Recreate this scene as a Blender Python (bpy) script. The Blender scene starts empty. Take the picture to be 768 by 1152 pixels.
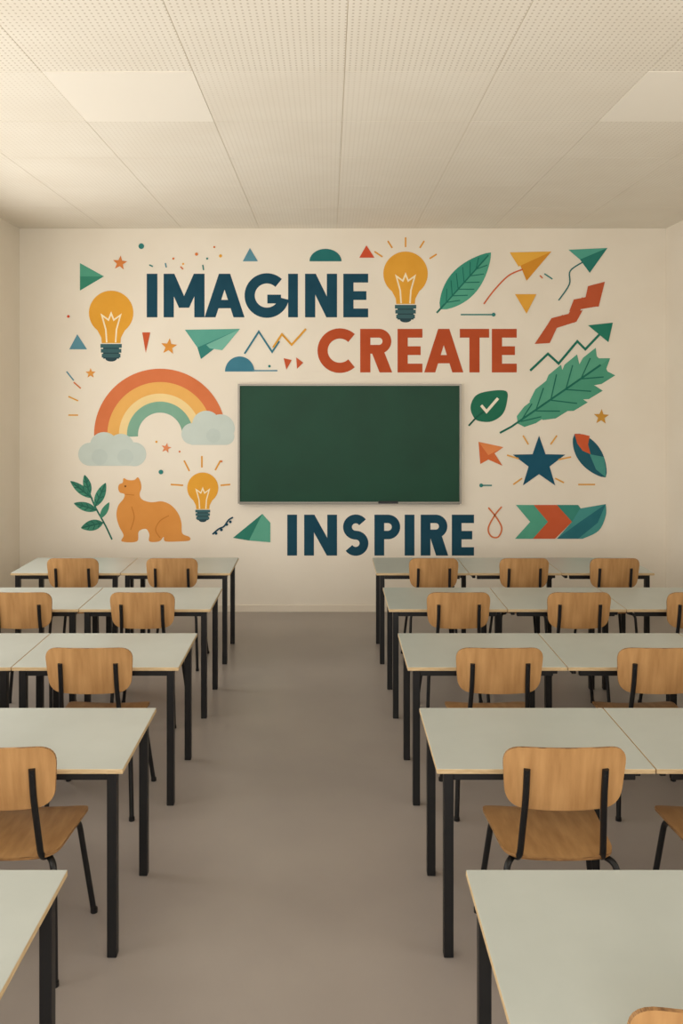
import bpy, bmesh, math, random
from mathutils import Vector
random.seed(4)
S = bpy.context.scene
COL = S.collection
F = 925.0; VX = 370.0; VY = 442.0; H = 2.2
D = F*H/(688-VY)          # back wall distance
SC = F/D
XL = (22-VX)/SC; XR = (749-VX)/SC; ZC = H+(VY-257)/SC
YR = -2.2                 # rear wall

def lin(c):
    r = []
    for v in c[:3]:
        v /= 255.0
        r.append(v/12.92 if v <= .04045 else ((v+.055)/1.055)**2.4)
    return (*r, 1)

def base_mat(name, rgb, rough=.6, spec=.4, metal=0.0):
    m = bpy.data.materials.new(name); m.use_nodes = True
    b = m.node_tree.nodes['Principled BSDF']
    b.inputs['Base Color'].default_value = lin(rgb)
    b.inputs['Roughness'].default_value = rough
    b.inputs['Specular IOR Level'].default_value = spec
    b.inputs['Metallic'].default_value = metal
    return m

def noise_mat(name, rgb1, rgb2, scale=4, rough=.6, spec=.4, stretch=(1,1,1), detail=4, bump=0, metal=0, bscale=None, lo=.35, hi=.65):
    m = base_mat(name, rgb1, rough, spec, metal)
    nt = m.node_tree; N = nt.nodes; L = nt.links; b = N['Principled BSDF']
    tc = N.new('ShaderNodeTexCoord'); mp = N.new('ShaderNodeMapping'); mp.inputs['Scale'].default_value = stretch
    L.new(tc.outputs['Object'], mp.inputs[0])
    n = N.new('ShaderNodeTexNoise'); n.inputs['Scale'].default_value = scale; n.inputs['Detail'].default_value = detail
    L.new(mp.outputs[0], n.inputs['Vector'])
    r = N.new('ShaderNodeValToRGB'); r.color_ramp.elements[0].color = lin(rgb1); r.color_ramp.elements[1].color = lin(rgb2)
    r.color_ramp.elements[0].position = lo; r.color_ramp.elements[1].position = hi
    L.new(n.outputs['Fac'], r.inputs[0]); L.new(r.outputs[0], b.inputs['Base Color'])
    if bump:
        n2 = N.new('ShaderNodeTexNoise'); n2.inputs['Scale'].default_value = bscale or scale*8
        L.new(mp.outputs[0], n2.inputs['Vector'])
        bp = N.new('ShaderNodeBump'); bp.inputs['Strength'].default_value = bump; bp.inputs['Distance'].default_value = .002
        L.new(n2.outputs['Fac'], bp.inputs['Height']); L.new(bp.outputs[0], b.inputs['Normal'])
    return m

M_wall = noise_mat('wall_paint', (231,223,209), (235,228,215), 1.5, .85, .2, bump=.12, bscale=60)
M_floor = noise_mat('linoleum', (152,144,139), (161,153,147), 1.2, .33, .42, detail=6)
M_base = base_mat('baseboard_paint', (228,219,204), .6, .3)
M_top = noise_mat('desk_laminate', (171,177,172), (177,183,178), 3, .34, .5)
M_edge = noise_mat('desk_edge_ply', (205,182,144), (188,162,122), 20, .6, .3, stretch=(1,1,8))
M_blk = base_mat('black_steel', (12,13,16), .42, .45)
M_wood = noise_mat('beech_ply', (192,149,99), (163,121,75), 3.2, .42, .4, stretch=(9,2.0,1.2), detail=6, lo=.3, hi=.7)
M_woode = noise_mat('ply_edge', (178,136,88), (108,76,46), 30, .6, .3, stretch=(1,1,14))
M_green = noise_mat('chalkboard_green', (6,60,42), (9,66,47), 2, .5, .3)
M_alu = base_mat('aluminium', (140,137,130), .4, .5, .75)
M_dark = base_mat('dark_plastic', (35,36,40), .5)
M_white = base_mat('window_frame_white', (235,230,220), .4)

def mkobj(name, verts, faces, mats, midx=None, smooth=False, parent=None, data_only=False):
    me = bpy.data.meshes.new(name)
    me.from_pydata([tuple(v) for v in verts], [], faces)
    for m in mats: me.materials.append(m)
    if midx:
        for p, i in zip(me.polygons, midx): p.material_index = i
    if smooth:
        for p in me.polygons: p.use_smooth = True
    me.update()
    if data_only: return me
    o = bpy.data.objects.new(name, me); COL.objects.link(o)
    if parent: o.parent = parent
    return o

class B:
    def __init__(s): s.v=[]; s.f=[]; s.m=[]
    def box(s, x0,x1,y0,y1,z0,z1, mi=0, topm=None):
        n=len(s.v)
        s.v += [(x0,y0,z0),(x1,y0,z0),(x1,y1,z0),(x0,y1,z0),(x0,y0,z1),(x1,y0,z1),(x1,y1,z1),(x0,y1,z1)]
        s.f += [(n,n+3,n+2,n+1),(n+4,n+5,n+6,n+7),(n,n+1,n+5,n+4),(n+1,n+2,n+6,n+5),(n+2,n+3,n+7,n+6),(n+3,n,n+4,n+7)]
        s.m += [mi, mi if topm is None else topm, mi,mi,mi,mi]
    def tube(s, pts, r, mi=0, seg=12):
        pts=[Vector(p) for p in pts]; n0=len(s.v)
        T=[]
        for i in range(len(pts)):
            a=pts[max(i-1,0)]; b=pts[min(i+1,len(pts)-1)]; T.append((b-a).normalized())
        u=T[0].orthogonal().normalized()
        for i,p in enumerate(pts):
            u=(u-T[i]*u.dot(T[i])).normalized(); w=T[i].cross(u)
            for k in range(seg):
                a=2*math.pi*k/seg
                s.v.append(p+u*math.cos(a)*r+w*math.sin(a)*r)
        for i in range(len(pts)-1):
            for k in range(seg):
                a=n0+i*seg+k; b=n0+i*seg+(k+1)%seg
                s.f.append((a,b,b+seg,a+seg)); s.m.append(mi)
        s.f.append(tuple(n0+k for k in range(seg))[::-1]); s.m.append(mi)
        l=n0+(len(pts)-1)*seg
        s.f.append(tuple(l+k for k in range(seg))); s.m.append(mi)
    def shell(s, outline, fn, th, mi=0, me=1, rings=9):
        n0=len(s.v); n=len(outline)
        for side in (0,1):
            s.v.append(fn(0,0,side))
            for r in range(1,rings+1):
                q=r/rings
                for a,b in outline: s.v.append(fn(a*q,b*q,side))
        cnt=1+rings*n
        for side in (0,1):
            o=n0+side*cnt
            for k in range(n):
                t=(o, o+1+k, o+1+(k+1)%n)
                s.f.append(t if side==0 else t[::-1]); s.m.append(mi)
            for r in range(rings-1):
                for k in range(n):
                    a=o+1+r*n+k; b=o+1+r*n+(k+1)%n
                    t=(a,a+n,b+n,b)
                    s.f.append(t if side==0 else t[::-1]); s.m.append(mi)
        for k in range(n):
            a=n0+1+(rings-1)*n+k; b=n0+1+(rings-1)*n+(k+1)%n
            s.f.append((a,a+cnt,b+cnt,b)); s.m.append(me)
    def obj(s, name, mats, smooth=False, parent=None, data_only=False):
        return mkobj(name, s.v, s.f, mats, s.m, smooth, parent, data_only)

def fillet(pts, rad, n=6):
    pts=[Vector(p) for p in pts]; out=[pts[0]]
    for i in range(1,len(pts)-1):
        a,b,c=pts[i-1],pts[i],pts[i+1]
        r=min(rad,(a-b).length*.48,(c-b).length*.48)
        p=b+(a-b).normalized()*r; q=b+(c-b).normalized()*r
        for k in range(n+1):
            t=k/n; out.append(p*(1-t)**2+b*2*t*(1-t)+q*t*t)
    out.append(pts[-1]); return out

def recalc(me):
    bm=bmesh.new(); bm.from_mesh(me); bmesh.ops.recalc_face_normals(bm, faces=bm.faces); bm.to_mesh(me); bm.free()

# ------------------------------------------------------------ ROOM
b=B(); b.box(XL-.15,XR+.15,YR-.15,D+.15,-.1,0); b.obj('floor',[M_floor])
b=B(); b.box(XL-.15,XR+.15,D,D+.15,0,ZC+.12); b.obj('wall_back',[M_wall])
def side_wall(name, xa, xb, wins, z0, z1):
    b=B(); b.box(xa,xb,YR-.15,D,0,z0); b.box(xa,xb,YR-.15,D,z1,ZC+.12)
    y=YR-.15
    for w in wins:
        b.box(xa,xb,y,w[0],z0,z1); y=w[1]
    b.box(xa,xb,y,D,z0,z1)
    return b.obj(name,[M_wall])
WL=[(-1.6,.3),(.7,2.6),(3.0,4.9),(5.3,7.1)]
Z0,Z1=.95,3.2
side_wall('wall_left',XL-.15,XL,WL,Z0,Z1)
WRt=[(-1.6,.3),(.7,2.6)]
side_wall('wall_right',XR,XR+.15,WRt,Z0,Z1)
RW=(-2.3,2.6)
b=B(); b.box(XL,XR,YR-.15,YR,0,Z0); b.box(XL,XR,YR-.15,YR,Z1,ZC+.12)
b.box(XL,RW[0],YR-.15,YR,Z0,Z1); b.box(RW[1],XR,YR-.15,YR,Z0,Z1); b.obj('wall_rear',[M_wall])
k=1
def win_frame(axis, c, a0, a1):
    global k
    b=B(); t=.05
    def bx(p0,p1,z0,z1):
        if axis=='x': b.box(c-.03,c+.03,p0,p1,z0,z1)
        else: b.box(p0,p1,c-.03,c+.03,z0,z1)
    bx(a0,a1,Z0,Z0+t); bx(a0,a1,Z1-t,Z1); bx(a0,a0+t,Z0+t,Z1-t); bx(a1-t,a1,Z0+t,Z1-t)
    n=2 if a1-a0<3 else 5
    for i in range(1,n):
        m=a0+(a1-a0)*i/n; bx(m-.03,m+.03,Z0+t,Z1-t)
    b.obj('window_%d'%k,[M_white]); k+=1
for w in WL: win_frame('x',XL-.08,*w)
for w in WRt: win_frame('x',XR+.08,*w)
win_frame('y',YR-.08,*RW)
b=B(); b.box(XL+.012,XR-.012,D-.012,D,0,.065); b.obj('baseboard_back',[M_base])
b=B(); b.box(XL,XL+.012,YR,D,0,.065); b.obj('baseboard_left',[M_base])
b=B(); b.box(XR-.012,XR,YR,D,0,.065); b.obj('baseboard_right',[M_base])

# ceiling: slab + tile plates
def ceil_mat(name, perf, dot=(200,190,174)):
    m=noise_mat(name,(234,227,214),(238,232,220),2,.9,.15)
    if perf:
        nt=m.node_tree; N=nt.nodes; L=nt.links; bs=N['Principled BSDF']
        tc=N['Texture Coordinate']
        sc=N.new('ShaderNodeVectorMath'); sc.operation='SCALE'; sc.inputs['Scale'].default_value=1/.03
        L.new(tc.outputs['Object'],sc.inputs[0])
        fr=N.new('ShaderNodeVectorMath'); fr.operation='FRACTION'; L.new(sc.outputs[0],fr.inputs[0])
        sb=N.new('ShaderNodeVectorMath'); sb.operation='SUBTRACT'; sb.inputs[1].default_value=(.5,.5,0); L.new(fr.outputs[0],sb.inputs[0])
        ml=N.new('ShaderNodeVectorMath'); ml.operation='MULTIPLY'; ml.inputs[1].default_value=(1,1,0); L.new(sb.outputs[0],ml.inputs[0])
        ln=N.new('ShaderNodeVectorMath'); ln.operation='LENGTH'; L.new(ml.outputs[0],ln.inputs[0])
        lt=N.new('ShaderNodeMath'); lt.operation='LESS_THAN'; lt.inputs[1].default_value=.18; L.new(ln.outputs['Value'],lt.inputs[0])
        mx=N.new('ShaderNodeMix'); mx.data_type='RGBA'
        src=bs.inputs['Base Color'].links[0].from_socket
        L.new(lt.outputs[0],mx.inputs[0]); L.new(src,mx.inputs[6]); mx.inputs[7].default_value=lin(dot)
        L.new(mx.outputs[2],bs.inputs['Base Color'])
    return m
M_c1=ceil_mat('ceiling_tile_fine',True,(222,214,200)); M_c2=ceil_mat('ceiling_tile_perforated',True)
M_cs=base_mat('ceiling_gap',(235,226,210),.9,.1)
T=.78
x_off=(379-VX)/SC; y_off=4.23
lights=[]
b=B(); b.box(XL,XR,YR,D,ZC+.003,ZC+.12,2)
ix0=math.floor((XL-x_off)/T); ix1=math.ceil((XR-x_off)/T)
for i in range(ix0,ix1):
    for j in range(-9,6):
        xa=max(XL,x_off+i*T+.002); xb=min(XR,x_off+(i+1)*T-.002)
        ya=max(YR,y_off+j*T+.002); yb=min(D,y_off+(j+1)*T-.002)
        if xb-xa<.01 or yb-ya<.01: continue
        if (i in (-2,2) and j in (0,-3,-6)): lights.append((xa,xb,ya,yb)); continue
        b.box(xa,xb,ya,yb,ZC,ZC+.003, 1 if j<0 else 0)
b.obj('ceiling',[M_c1,M_c2,M_cs])
M_lp=base_mat('light_diffuser',(240,234,222),.5,.3)
bs=M_lp.node_tree.nodes['Principled BSDF']; bs.inputs['Emission Color'].default_value=(1,.94,.84,1); bs.inputs['Emission Strength'].default_value=.045
for l in lights:
    b=B(); b.box(l[0],l[1],l[2],l[3],ZC-.002,ZC+.003); b.obj('ceiling_light_panel',[M_lp])

# ------------------------------------------------------------ CHALKBOARD
def WX(px): return (px-VX)/SC
def WZ(py): return H-(py-VY)/SC
bx0,bx1,bz1,bz0=WX(268),WX(518),WZ(432),WZ(566)
par=bpy.data.objects.new('chalkboard',None); COL.objects.link(par); par.location=(0,D,0)
def pobj(b,name,mats,**k):
    b.v=[(x,y-D,z) for x,y,z in b.v]; return b.obj(name,mats,parent=par,**k)
b=B(); b.box(bx0+.01,bx1-.01,D-.03,D-.005,bz0+.01,bz1-.01); pobj(b,'board_surface',[M_green])
b=B(); t=.018
b.box(bx0,bx1,D-.042,D,bz1-t,bz1); b.box(bx0,bx1,D-.042,D,bz0,bz0+t)
b.box(bx0,bx0+t,D-.042,D,bz0+t,bz1-t); b.box(bx1-t,bx1,D-.042,D,bz0+t,bz1-t)
pobj(b,'frame',[M_alu])
b=B(); b.box(bx0+.02,bx1-.02,D-.075,D-.042,bz0-.004,bz0+.004); pobj(b,'chalk_tray',[M_alu])
b=B(); b.box(WX(425),WX(447),D-.072,D-.046,bz0+.004,bz0+.026); pobj(b,'eraser',[M_dark])

# ------------------------------------------------------------ MURAL
pmats={}
def paint(rgb):
    if rgb not in pmats:
        d=tuple(max(0,c-4) for c in rgb); e=tuple(min(255,c+4) for c in rgb)
        pmats[rgb]=noise_mat('mural_paint_%02x%02x%02x'%rgb,d,e,5,.8,.2,detail=3,lo=.25,hi=.75)
    return pmats[rgb]
mural=bpy.data.objects.new('wall_mural',None); COL.objects.link(mural); mural.location=(0,D,0)
CNT=[0]
class Mu:
    def __init__(s,name): s.n=name; s.v=[]; s.f=[]; s.m=[]; s.mats=[]
    def mi(s,c):
        m=paint(c)
        if m not in s.mats: s.mats.append(m)
        return s.mats.index(m)
    def poly(s,pts,c,new=True):
        if new: CNT[0]+=1
        y=-.0008-CNT[0]*1.5e-5
        ar=sum(pts[i][0]*pts[(i+1)%len(pts)][1]-pts[(i+1)%len(pts)][0]*pts[i][1] for i in range(len(pts)))
        if ar>0: pts=pts[::-1]
        n=len(s.v); s.v+=[(WX(x),y,WZ(yy)) for x,yy in pts]
        s.f.append(tuple(range(n,n+len(pts)))); s.m.append(s.mi(c))
    def stroke(s,pts,w,c,w1=None):
        CNT[0]+=1; n=len(pts); Lf=[];Rt=[]
        for i in range(n):
            a=pts[max(i-1,0)]; bb=pts[min(i+1,n-1)]; p=pts[i]
            if 0<i<n-1:
                d1=Vector((p[0]-a[0],p[1]-a[1])).normalized(); d2=Vector((bb[0]-p[0],bb[1]-p[1])).normalized()
                t=(d1+d2); t=t.normalized() if t.length>1e-4 else d1
                nn=Vector((-t.y,t.x)); k_=1/max(.35,nn.dot(Vector((-d1.y,d1.x))))
            else:
                t=Vector((bb[0]-a[0],bb[1]-a[1])).normalized(); nn=Vector((-t.y,t.x)); k_=1
            ww=w if w1 is None else w+(w1-w)*i/(n-1)
            Lf.append((p[0]+nn.x*ww/2*k_,p[1]+nn.y*ww/2*k_)); Rt.append((p[0]-nn.x*ww/2*k_,p[1]-nn.y*ww/2*k_))
        for i in range(n-1): s.poly([Lf[i],Lf[i+1],Rt[i+1],Rt[i]],c,new=False)
    def circ(s,x,y,r,c,ry=None,n=28): s.poly([(x+r*math.cos(2*math.pi*i/n),y+(ry or r)*math.sin(2*math.pi*i/n)) for i in range(n)],c)
    def rect(s,x0,y0,x1,y1,c): s.poly([(x0,y0),(x1,y0),(x1,y1),(x0,y1)],c)
    def star(s,x,y,r,c,rot=0,inner=.42):
        s.poly([(x+(r if i%2==0 else r*inner)*math.sin(math.pi*i/5+rot),y-(r if i%2==0 else r*inner)*math.cos(math.pi*i/5+rot)) for i in range(10)],c)
    def half(s,x0,x1,yb,c,ht=None):
        r=(x1-x0)/2; hh=ht or r; s.poly([((x0+x1)/2+r*math.cos(math.pi*i/20),yb-hh*math.sin(math.pi*i/20)) for i in range(21)],c)
    def done(s):
        o=mkobj(s.n,s.v,s.f,s.mats,s.m,parent=mural); return o
def arc(cx,cy,rx,ry,a0,a1,n=20):
    return [(cx+rx*math.cos(math.radians(a0+(a1-a0)*i/n)),cy-ry*math.sin(math.radians(a0+(a1-a0)*i/n))) for i in range(n+1)]
def cat(P,n=6,closed=True):
    out=[];m=len(P)
    for i in range(m if closed else m-1):
        g=(lambda j:P[j%m]) if closed else (lambda j:P[min(max(j,0),m-1)])
        p0,p1,p2,p3=g(i-1),g(i),g(i+1),g(i+2)
        for k_ in range(n):
            t=k_/n
            out.append(tuple(.5*(2*p1[d]+(p2[d]-p0[d])*t+(2*p0[d]-5*p1[d]+4*p2[d]-p3[d])*t*t+(3*p1[d]-p0[d]-3*p2[d]+p3[d])*t**3) for d in (0,1)))
    if not closed: out.append(P[-1])
    return out
def letter(M,ch,x0,x1,y0,y1,t,c):
    h=y1-y0; xm=(x0+x1)/2; th=t*.86
    if ch=='I': M.rect(x0,y0,x1,y1,c)
    elif ch=='N':
        M.rect(x0,y0,x0+t,y1,c); M.rect(x1-t,y0,x1,y1,c); M.poly([(x0,y0),(x0+t*1.05,y0),(x1,y1),(x1-t*1.05,y1)],c)
    elif ch=='M':
        M.rect(x0,y0,x0+t,y1,c); M.rect(x1-t,y0,x1,y1,c); yv=y0+.78*h
        M.poly([(x0,y0),(x0+t*1.05,y0),(xm+t*.5,yv),(xm-t*.5,yv)],c); M.poly([(x1,y0),(x1-t*1.05,y0),(xm-t*.5,yv),(xm+t*.5,yv)],c)
    elif ch=='A':
        M.poly([(xm-t*.55,y0),(xm+t*.5,y0),(x0+t*1.08,y1),(x0,y1)],c); M.poly([(xm+t*.55,y0),(xm-t*.5,y0),(x1-t*1.08,y1),(x1,y1)],c)
        M.rect(x0+(x1-x0)*.24,y0+.6*h,x1-(x1-x0)*.24,y0+.6*h+th*.95,c)
    elif ch=='E':
        M.rect(x0,y0,x0+t,y1,c); M.rect(x0,y0,x1,y0+th,c); M.rect(x0,y1-th,x1,y1,c); M.rect(x0,(y0+y1-th)/2,x1-2,(y0+y1+th)/2,c)
    elif ch=='T':
        M.rect(x0,y0,x1,y0+th,c); M.rect(xm-t/2,y0,xm+t/2,y1,c)
    elif ch in 'PR':
        bh=.6*h if ch=='P' else .57*h; r=(bh-th)/2; cx=x1-r-th/2
        M.rect(x0,y0,x0+t,y1,c)
        M.stroke([(x0+t*.5,y0+th/2)]+arc(cx,y0+bh/2,r,r,90,-90)+[(x0+t*.5,y0+bh-th/2)],th,c)
        if ch=='R': M.poly([(xm-t*.45,y0+bh*.9),(xm+t*.75,y0+bh*.85),(x1+1,y1),(x1-t*1.15,y1)],c)
    elif ch in 'CG':
        R=h/2-t/2+.6; rx=min(R,(x1-x0)*.56); cx=x0+rx+t/2; cy=(y0+y1)/2
        if ch=='C': M.stroke(arc(cx,cy,rx,R,47,313,36),t,c)
        else:
            M.stroke(arc(cx,cy,rx,R,47,350,40),t,c); M.rect(cx+.5,cy-th*.1,x1,cy+th*.9,c)
    elif ch=='S':
        r=(h-th)/4; rx=(x1-x0)/2-th/2; a=arc(xm,y0+th/2+r,rx,r,35,270,20); b_=arc(xm,y0+th/2+3*r,rx,r,90,-145,20)
        M.stroke(a[:-1]+b_[0:1]+b_[1:],th*1.05,c)
NAVY=(24,70,90); RUST=(182,80,44); TEAL=(54,130,126); GRN=(84,156,132); DGRN=(40,110,94); YEL=(228,168,66); ORG=(214,122,66); SKY=(92,144,162)
m=Mu('lettering_imagine')
for ch,a,c in [('I',165,177),('M',184,230),('A',230,275),('G',275,316),('I',324,335),('N',343,379),('E',386,414)]: letter(m,ch,a,c,308,357,11.5,NAVY)
m.done()
m=Mu('lettering_create')
for ch,a,c in [('C',357,397),('R',405,440),('E',447,475),('A',477,521),('T',517,550),('E',553,581)]: letter(m,ch,a,c,370,419,11.5,RUST)
m.done()
m=Mu('lettering_inspire')
for ch,a,c in [('I',323,334),('N',342,379),('S',386,414),('P',421,450),('I',455,466),('R',473,503),('E',508,533)]: letter(m,ch,a,c,579,625,11,NAVY)
m.done()
def bulb(name,x,y,r,rays=()):
    m=Mu(name); pts=[]
    for i in range(33):
        a=math.radians(-52+(284)*i/32); pts.append((x+r*math.cos(a),y-r*math.sin(a)))
    pts+= [(x-.44*r,y+1.12*r),(x-.42*r,y+1.36*r),(x+.42*r,y+1.36*r),(x+.44*r,y+1.12*r)]
    m.poly(pts,(226,164,60))
    m.stroke([(x-.2*r,y+1.33*r),(x-.24*r,y+.75*r),(x-.42*r,y+.1*r),(x-.12*r,y+.32*r),(x,y+.02*r),(x+.12*r,y+.32*r),(x+.42*r,y+.1*r),(x+.24*r,y+.75*r),(x+.2*r,y+1.33*r)],max(1.3,.07*r),(246,232,200))
    for i,wd in enumerate((.48,.46,.42)):
        yy=y+(1.4+.22*i)*r; m.poly([(x-wd*r,yy),(x+wd*r,yy),(x+wd*r,yy+.17*r),(x-wd*r,yy+.17*r)],(62,98,104))
        m.rect(x-.36*r,yy+.17*r,x+.36*r,yy+.22*r,(44,70,78))
    m.half(x-.26*r,x+.26*r,y+2.05*r,(44,70,78),-.14*r)
    for p,q in rays: m.stroke([p,q],1.8,(222,158,64))
    m.done()
bulb('lightbulb_a',125,352,25)
bulb('lightbulb_b',456,308,25,[((441,279),(436,271)),((456,278),(456,267)),((472,279),(477,271)),((430,289),(421,283)),((483,291),(491,286))])
bulb('lightbulb_c',228,549,17.5,[((227,526),(227,513)),((213,530),(207,518)),((242,529),(248,518)),((206,546),(192,545)),((248,546),(259,545))])
m=Mu('rainbow')
cx,cy=180,489
for r0,r1,c in [(74,59,(212,120,76)),(59,46,(230,176,98)),(46,37,(236,210,154)),(37,25,(128,172,152))]:
    m.stroke(arc(cx,cy,(r0+r1)/2,(r0+r1)/2,-4,184,48),r0-r1+.4,c)
m.done()
m=Mu('clouds'); CL=(198,210,205); CL2=(192,205,201)
for x,y,r in [(101,511,13),(117,502,16),(136,503,15),(151,511,13.5)]: m.circ(x,y,r,CL)
m.rect(101,505,152,524,CL); 
for x,y,r in [(112,514,9),(141,514,9)]: m.circ(x,y,r,CL2)
for x,y,r in [(216,488,12),(232,478,16),(248,482,16),(254,491,9.5)]: m.circ(x,y,r,CL)
m.rect(215,484,255,500.5,CL); m.circ(240,490,8,CL2)
m.done()
# animal, facing left
m=Mu('orange_animal'); AC=(220,150,76)
A=[(133,550),(134,545),(138,543),(139,538),(144,540),(151,540),(155,537),(158,542),(159,549),(157,556),(160,562),(170,565),(182,564),(192,568),(200,577),(204,588),(205,600),(213,604),(213,608),(202,609),(186,609),(184,604),(179,609),(168,609),(168,601),(164,595),(156,598),(154,609),(137,609),(139,602),(134,592),(131,580),(133,569),(139,561),(140,556),(135,554)]
m.poly(cat(A,5),AC)
m.stroke(cat([(190,580),(180,586),(175,596),(180,605)],6,False),1.2,(200,126,58)); m.stroke(cat([(148,570),(151,582),(147,596)],6,False),1.2,(200,126,58)); m.stroke([(141,556),(151,557)],1,(200,126,58))
m.circ(141,547,1.1,(110,66,30)); m.done()
# leaves
def leaf(m,p0,p1,w,c,c2=None,vein=None,nv=5,pw=.8):
    d=Vector((p1[0]-p0[0],p1[1]-p0[1])); L_=d.length; d/=L_; n=Vector((-d.y,d.x)); K=18
    def P(t,s): 
        q=Vector(p0)+d*L_*t+n*s; return (q.x,q.y)
    up=[P(i/K, w*math.sin(math.pi*(i/K)**.9)**pw) for i in range(K)]+[P(1,0)]; dn=[P(i/K,-w*math.sin(math.pi*(i/K)**.9)**pw) for i in range(K)]+[P(1,0)]
    m.poly(up+dn[::-1][1:-1],c)
    if c2: m.poly(up,c2)
    if vein:
        m.stroke([P(-.04,0),P(.95,0)],1.6,vein)
        for i in range(nv):
            t=.12+.7*i/nv
            for sg in (1,-1): m.stroke([P(t,0),P(t+.14,sg*w*.8*math.sin(math.pi*min(.99,t+.14)))],1.1,vein)
m=Mu('plant_sprig'); 
m.stroke(cat([(126,607),(118,590),(107,570),(99,550)],6,False),1.8,DGRN)
for p0,p1,w in [((101,557),(95,534),4.5),((103,560),(79,541),4.8),((107,570),(119,543),5.3),((109,574),(83,566),5),((116,588),(91,594),6)]: leaf(m,p0,p1,w,(72,142,118),(60,128,108),(44,104,90),3)
leaf(m,(113,583),(123,565),3.5,(72,142,118)); m.done()
m=Mu('leaf_broad'); leaf(m,(495,348),(552,284),17,(58,146,126),(84,164,140),(34,112,98),6); m.stroke([(491,352),(500,342)],2,(34,112,98)); m.done()
m=Mu('leaf_check'); m.poly(cat([(533,470),(529,458),(535,445),(550,440),(569,440),(570,452),(565,466),(553,474),(540,474)],5),(38,112,88))
m.stroke([(527,479),(536,469),(548,460)],2,(30,92,76)); m.stroke([(541,456),(547,463),(560,448)],3.2,(240,232,214)); m.done()
m=Mu('leaf_lobed'); p0=Vector((580,478)); p1=Vector((686,403)); d=(p1-p0); L_=d.length; d/=L_; n=Vector((-d.y,d.x))
def P(t,s): q=p0+d*L_*t+n*s; return (q.x,q.y)
for sg,cc in ((1,(80,156,130)),(-1,(90,164,138))):
    for i,w in enumerate([12,21,26,25,19]):
        t=.02+i*.165
        m.poly([P(t,0),P(t+.03,sg*w*.62),P(t+.13,sg*w*.95),P(t+.27,sg*w),P(t+.235,sg*w*.55),P(t+.25,0)],cc)
    m.poly([P(.72,0),P(.80,sg*12),P(.9,sg*9),P(1,0)],cc)
m.stroke([(562,487),(575,480),P(.9,0)],2.2,(34,110,94))
for i in range(5):
    t=.05+i*.16
    for sg in (1,-1): m.stroke([P(t,0),P(t+.17,sg*[9,16,20,18,13][i])],1.4,(34,110,94))
m.done()
m=Mu('leaf_two_tone')
leaf(m,(646,488),(681,537),13.5,(36,92,108),None,None,0,.7)
m.poly([(646,488),(655,488.5),(663,490.5),(661,500),(664,511),(655,507),(649,499)],(204,94,56))
m.poly([(663,511),(679,514),(681,526),(681,537),(670,528)],(74,148,140))
m.done()
m=Mu('paper_planes')
m.poly([(208,371),(270,370),(222,391)],(92,164,150)); m.poly([(222,391),(270,370),(226,404)],(56,130,124)); m.poly([(232,388),(270,370),(250,394),(236,392)],(120,184,168))
m.poly([(573,284),(620,283),(583,300)],(232,176,72)); m.poly([(585,299),(620,283),(592,316)],(214,146,50)); m.stroke(cat([(588,303),(572,310),(556,326),(544,342)],6,False),1.6,(206,102,60))
m.poly([(639,281),(683,279),(652,292)],(84,164,148)); m.poly([(652,292),(683,279),(663,307)],(44,122,112)); m.stroke(cat([(655,295),(641,305),(640,320),(628,338)],6,False),1.5,(44,110,110))
m.poly([(262,605),(295,578),(289,607)],(66,148,126)); m.poly([(295,578),(304,588),(304,610),(280,608)],(96,168,146)); m.poly([(262,605),(295,578),(280,608)],(48,124,108))
m.poly([(538,497),(566,503),(556,510),(565,524),(549,517),(540,522)],(214,112,64)); m.poly([(538,497),(566,503),(549,512)],(228,142,86))
m.done()
m=Mu('triangles_and_dots')
m.poly([(90,296),(117,311),(90,327)],(86,164,140)); m.poly([(90,311),(117,311),(90,327)],(62,140,118))
m.poly([(281,279),(290,294),(273,294)],SKY); m.poly([(412,276),(421,290),(404,290)],(206,84,54)); m.half(348,384,294,(38,112,112),14)
m.poly([(87,376),(98,393),(78,393)],SKY); m.poly([(160,374),(169,374),(164,397)],(200,92,56)); m.poly([(579,331),(603,331),(592,353)],YEL)
m.half(253,286,418,(64,124,146),17); m.poly([(319,403),(328,405),(322,416)],(196,90,56)); m.poly([(333,402),(341,408),(334,415)],(196,90,56))
for x,y,r,c in [(159,277,3.2,TEAL),(221,286,1.8,ORG),(248,288,1.8,YEL),(77,356,1.6,(204,80,50)),(181,531,2.6,TEAL),(195,291,1.3,ORG),(241,278,1.2,ORG),(206,297,1.2,YEL),(249,519,1.2,ORG),(176,497,1.3,YEL),(202,508,1.1,ORG),(555,354,2.2,TEAL),(541,546,2.2,TEAL),(303,412,1.5,TEAL),(233,291,1.2,TEAL)]: m.circ(x,y,r,c,n=14)
for p,q,c in [((168,298),(172,300),TEAL),((186,296),(187,301),SKY),((228,298),(229,304),TEAL),((203,300),(206,303),ORG),((75,418),(83,428),SKY),((83,430),(91,437),ORG),((77,446),(88,451),YEL),((77,467),(88,467),YEL),((518,354),(555,354),TEAL),((541,546),(553,546),TEAL),((284,417),(312,417),SKY),((612,308),(621,314),TEAL),((607,310),(610,313),ORG)]: m.stroke([p,q],1.5,c)
m.stroke(cat([(239,601),(246,595),(252,592),(257,585),(262,582)],5,False),1.8,NAVY)
for x,y in [(243,600),(249,596),(255,590),(259,587)]: m.circ(x,y,1.6,NAVY,n=10)
m.stroke(cat([(549,571),(558,582),(564,594),(560,604),(552,603),(549,594),(556,580),(564,570)],7,False),1.7,(214,120,72))
m.done()
m=Mu('painted_stars')
for x,y,r,c,ro in [(135,296,8.5,(214,130,68),.1),(102,420,6,(224,158,78),0),(190,390,9.5,(220,150,66),.1),(187,504,6,(220,140,96),.2),(676,469,9,(202,150,64),.05)]: m.star(x,y,r,c,ro)
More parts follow.
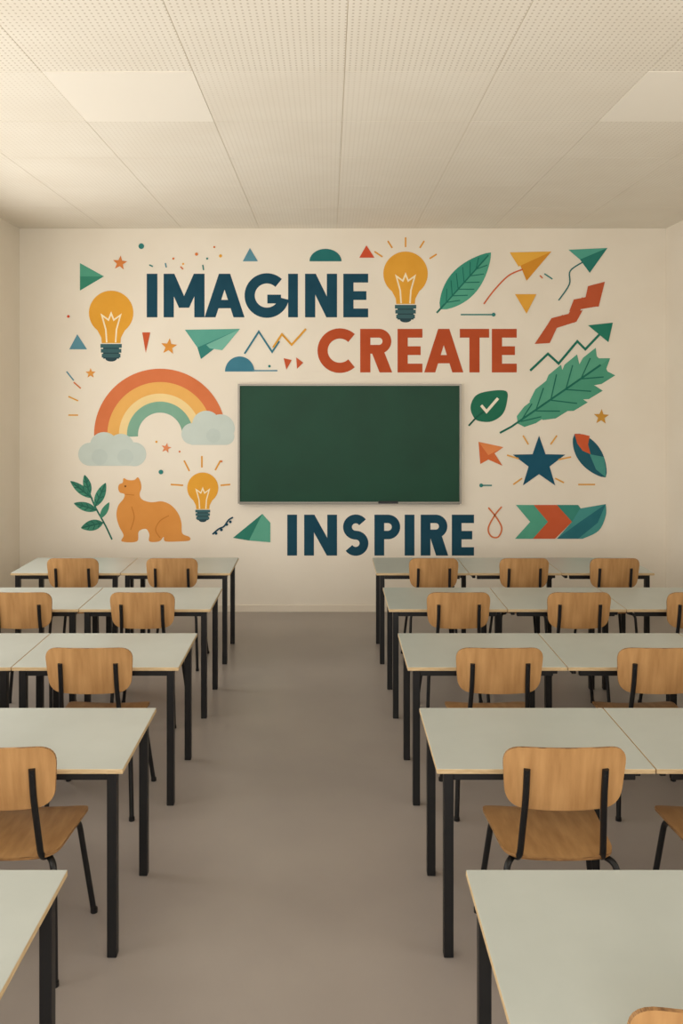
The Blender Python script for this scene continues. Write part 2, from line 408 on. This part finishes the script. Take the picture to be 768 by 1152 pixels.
m.star(606,521,31,(26,84,108),0,.40)
for p,q in [((594,500),(588,490)),((619,500),(626,490)),((583,516),(570,512)),((628,517),(642,514)),((587,538),(577,545)),((624,538),(634,543)),((650,545),(669,545))]: m.stroke([p,q],1.7,(224,168,84))
m.done()
m=Mu('graph_arrows')
m.stroke([(275,398),(291,373),(306,396),(314,384)],2,(56,120,140)); m.stroke([(307,391),(317,376),(328,388),(344,370)],2.2,(220,160,60))
m.stroke([(596,417),(616,398),(628,409),(649,384),(658,393),(679,371)],2.6,(36,116,98)); m.poly([(661,366),(689,363),(684,385)],(40,124,104))
RC=(190,90,56)
m.poly([(601,387),(617,363),(633,354),(618,386)],RC); m.poly([(610,374),(620,358),(655,349),(648,362)],RC)
m.poly([(633,364),(643,346),(655,334),(652,352),(646,363)],RC); m.poly([(640,350),(645,337),(676,331),(670,345)],RC); m.poly([(656,345),(661,322),(680,317),(673,345)],RC)
m.done()
m=Mu('chevron_band')
m.poly([(580,568),(606,568),(621,587),(604,606),(579,606),(596,587)],(86,164,140)); m.poly([(600,568),(626,568),(643,587),(624,606),(599,606),(616,587)],(200,94,58))
m.poly([(626,568),(650,568),(657,578),(650,592),(643,587)],(60,138,126))
m.poly(cat([(681,567),(681,580),(673,597),(655,606)],6,False)+[(626,606),(643,587),(652,572)],(72,148,146)); m.poly([(652,587),(681,567),(672,588),(650,606),(626,606)],(44,112,124))
m.done()

# ------------------------------------------------------------ DESKS
def desk_mesh(w, d=.62, nl=True, nr=True, fl=True):
    b=B(); h=.745; tt=.02
    b.box(0,w,0,d,h-tt,h,1,0)
    L_=.038; i=.03
    for x in (i,w-i-L_):
        for y in (i-.01,d-i-L_+.01):
            if y<.3 and ((x<.3 and not nl) or (x>.3 and not nr)): continue
            if y>.3 and x<.3 and not fl: continue
            b.box(x,x+L_,y,y+L_,0,h-tt,2)
    fz0,fz1=h-tt-.035,h-tt
    b.box(i+L_,w-i-L_,i-.005,i+.02,fz0,fz1,2); b.box(i+L_,w-i-L_,d-i-.02,d-i+.005,fz0,fz1,2)
    b.box(i+.006,i+.03,i+L_-.01,d-i-L_+.01,fz0,fz1,2); b.box(w-i-.03,w-i-.006,i+L_-.01,d-i-L_+.01,fz0,fz1,2)
    return b.obj('classroom_desk_mesh',[M_top,M_edge,M_blk],data_only=True)
dm={}
def desk(x,y,w,nl=True,nr=True,fl=True):
    k_=(round(w,3),nl,nr,fl)
    if k_ not in dm: dm[k_]=desk_mesh(w-.004,nl=nl,nr=nr,fl=fl)
    o=bpy.data.objects.new('classroom_desk',dm[k_]); COL.objects.link(o); o.location=(x+.002,y,0)
    bv=o.modifiers.new('bev','BEVEL'); bv.width=.003; bv.segments=2; bv.limit_method='ANGLE'
rows=[1.89,3.18,4.36,5.53,6.64]
Rw=[.85,.85,.85,.80,.75]; Rx=[.415,.415,.415,.40,.38]
for r,(y,w,x) in enumerate(zip(rows,Rw,Rx)):
    for i in range(3):
        jn = r in (1,2,3,4)
        desk(x+i*w,y,w, nl=not(jn and i>0), nr=not(jn and i<2), fl=not(r==1 and i==1))
for y in rows:
    for i in range(2): desk(-.795-(i+1)*.89,y,.89)

# ------------------------------------------------------------ CHAIRS
def rrect(hw_t,hw_b,hh,r,n=7,bul=0.0):
    c=[(hw_t,hh),(-hw_t,hh),(-hw_b,-hh),(hw_b,-hh)]
    out=[]
    for i in range(4):
        p=Vector(c[i]); a=Vector(c[i-1]); q=Vector(c[(i+1)%4])
        s=p+(a-p).normalized()*r; e=p+(q-p).normalized()*r
        for k_ in range(n+1):
            t=k_/n; v=s*(1-t)**2+p*2*t*(1-t)+e*t*t; out.append((v.x,v.y))
    res=[]
    for i in range(len(out)):
        a=out[i]; b_=out[(i+1)%len(out)]; L_=math.dist(a,b_); k2=max(1,int(L_/.03))
        for j in range(k2):
            t=j/k2; x=a[0]+(b_[0]-a[0])*t; y=a[1]+(b_[1]-a[1])*t
            y+= bul*(1-(x/hw_t)**2)*(1 if y>0 else -1)*abs(y/hh)
            res.append((x,y))
    return res
def chair_mesh():
    b=B()
    ol=rrect(.222,.204,.118,.07,bul=.006)
    def fb(a,c,s):
        z=.773+c; y=-.17*c+.75*a*a-.02
        return (a, y+(.011 if s else 0), z)
    b.shell(ol,fb,.011,0,1)
    ol2=rrect(.225,.198,.205,.08,bul=.01)
    def fs(a,c,s):
        z=.462-.012*math.cos(min(1,abs(a)/.24)*math.pi/2)*1.0
        z-= .9*max(0,c-.11)**2*2.2
        z+= .6*max(0,-c-.15)**2
        return (a, .255+c, z-(0.012 if s else 0))
    b.shell(ol2,fs,.012,0,1)
    r=.0118
    for sg in (1,-1):
        X=lambda v: sg*v
        b.tube(fillet([(X(.138),-.017,.812),(X(.138),.000,.70),(X(.150),.052,.435),(X(.165),.16,.424),(X(.185),.39,.42),(X(.235),.435,0.0)],.05,8),r,2)
        b.tube(fillet([(X(.150),.17,.428),(X(.158),.10,.432),(X(.196),.045,.428),(X(.215),.0,0.0)],.045,8),r,2)
        b.tube([(X(.138),-.027,.79),(X(.138),.006,.79)],.005,2)
        for (fx,fy) in ((.235,.435),(.215,0.0)):
            b.tube([(X(fx),fy,0),(X(fx),fy,.018)],.0145,2)
    b.tube([(-.168,.17,.424),(.168,.17,.424)],.009,2); b.tube([(-.182,.36,.42),(.182,.36,.42)],.009,2)
    me=b.obj('chair_mesh',[M_wood,M_woode,M_blk],smooth=True,data_only=True); recalc(me)
    return me
cm=chair_mesh()
def chair(x,y,sx=1,rz=0):
    o=bpy.data.objects.new('classroom_chair',cm); COL.objects.link(o); o.location=(x,y,0); o.scale=(sx,1,1); o.rotation_euler[2]=math.radians(rz)
    e=o.modifiers.new('es','EDGE_SPLIT'); e.split_angle=math.radians(50)
off=-.13
R=rows
for x,rz in ((.862,0),(1.71,0)): chair(x,R[0]+off,1.01,rz)
for x,rz in ((.875,0),(1.60,0),(2.5,0)): chair(x,R[1]+off,1.05,rz)
for x in (.878,1.71,2.55): chair(x,R[2]+off,1.03)
for x in (.851,1.644,2.43): chair(x,R[3]+off,.96)
for x in (.829,1.546,2.263): chair(x,R[4]+off,.90)
for x in (-1.24,-2.1): chair(x,R[0]+off); chair(x,R[1]+off,1.04)
for x in (-1.236,-2.05): chair(x,R[2]+off,1.03)
for x in (-1.227,-2.035): chair(x,R[3]+off,.98)
for x in (-1.244,-2.03): chair(x,R[4]+off,.94)

# ------------------------------------------------------------ LIGHT
def area(name,loc,rot_,sx,sy,W,col):
    l=bpy.data.lights.new(name,'AREA'); l.shape='RECTANGLE'; l.size=sx; l.size_y=sy; l.energy=W; l.color=col
    o=bpy.data.objects.new(name,l); COL.objects.link(o); o.location=loc; o.rotation_euler=rot_
zc=(Z0+Z1)/2; hz=Z1-Z0
warm=(1,.955,.885)
up=math.radians(8)
for w,e in zip(WL,(34,44,60,62)): area('daylight_left',(XL-.35,(w[0]+w[1])/2,zc-.02),(0,-math.pi/2-up,0),hz,w[1]-w[0],e,warm)
for w in WRt: area('daylight_right',(XR+.35,(w[0]+w[1])/2,zc-.02),(0,math.pi/2+up,0),hz,w[1]-w[0],34,warm)
area('daylight_rear',((RW[0]+RW[1])/2,YR-.35,zc),(math.pi/2,0,0),RW[1]-RW[0],hz,190,warm)
w=bpy.data.worlds.new('World'); S.world=w; w.use_nodes=True
w.node_tree.nodes['Background'].inputs[0].default_value=(1,.96,.9,1); w.node_tree.nodes['Background'].inputs[1].default_value=.7

S.view_settings.view_transform='Standard'
S.view_settings.look='None'
cam=bpy.data.cameras.new('camera'); co=bpy.data.objects.new('camera',cam); COL.objects.link(co)
cam.sensor_width=36; cam.lens=F/1152*36; cam.shift_x=(384-VX)/1152; cam.shift_y=-(576-VY)/1152
co.location=(0,0,H); co.rotation_euler=(math.pi/2,0,0); cam.clip_start=.02
S.camera=co
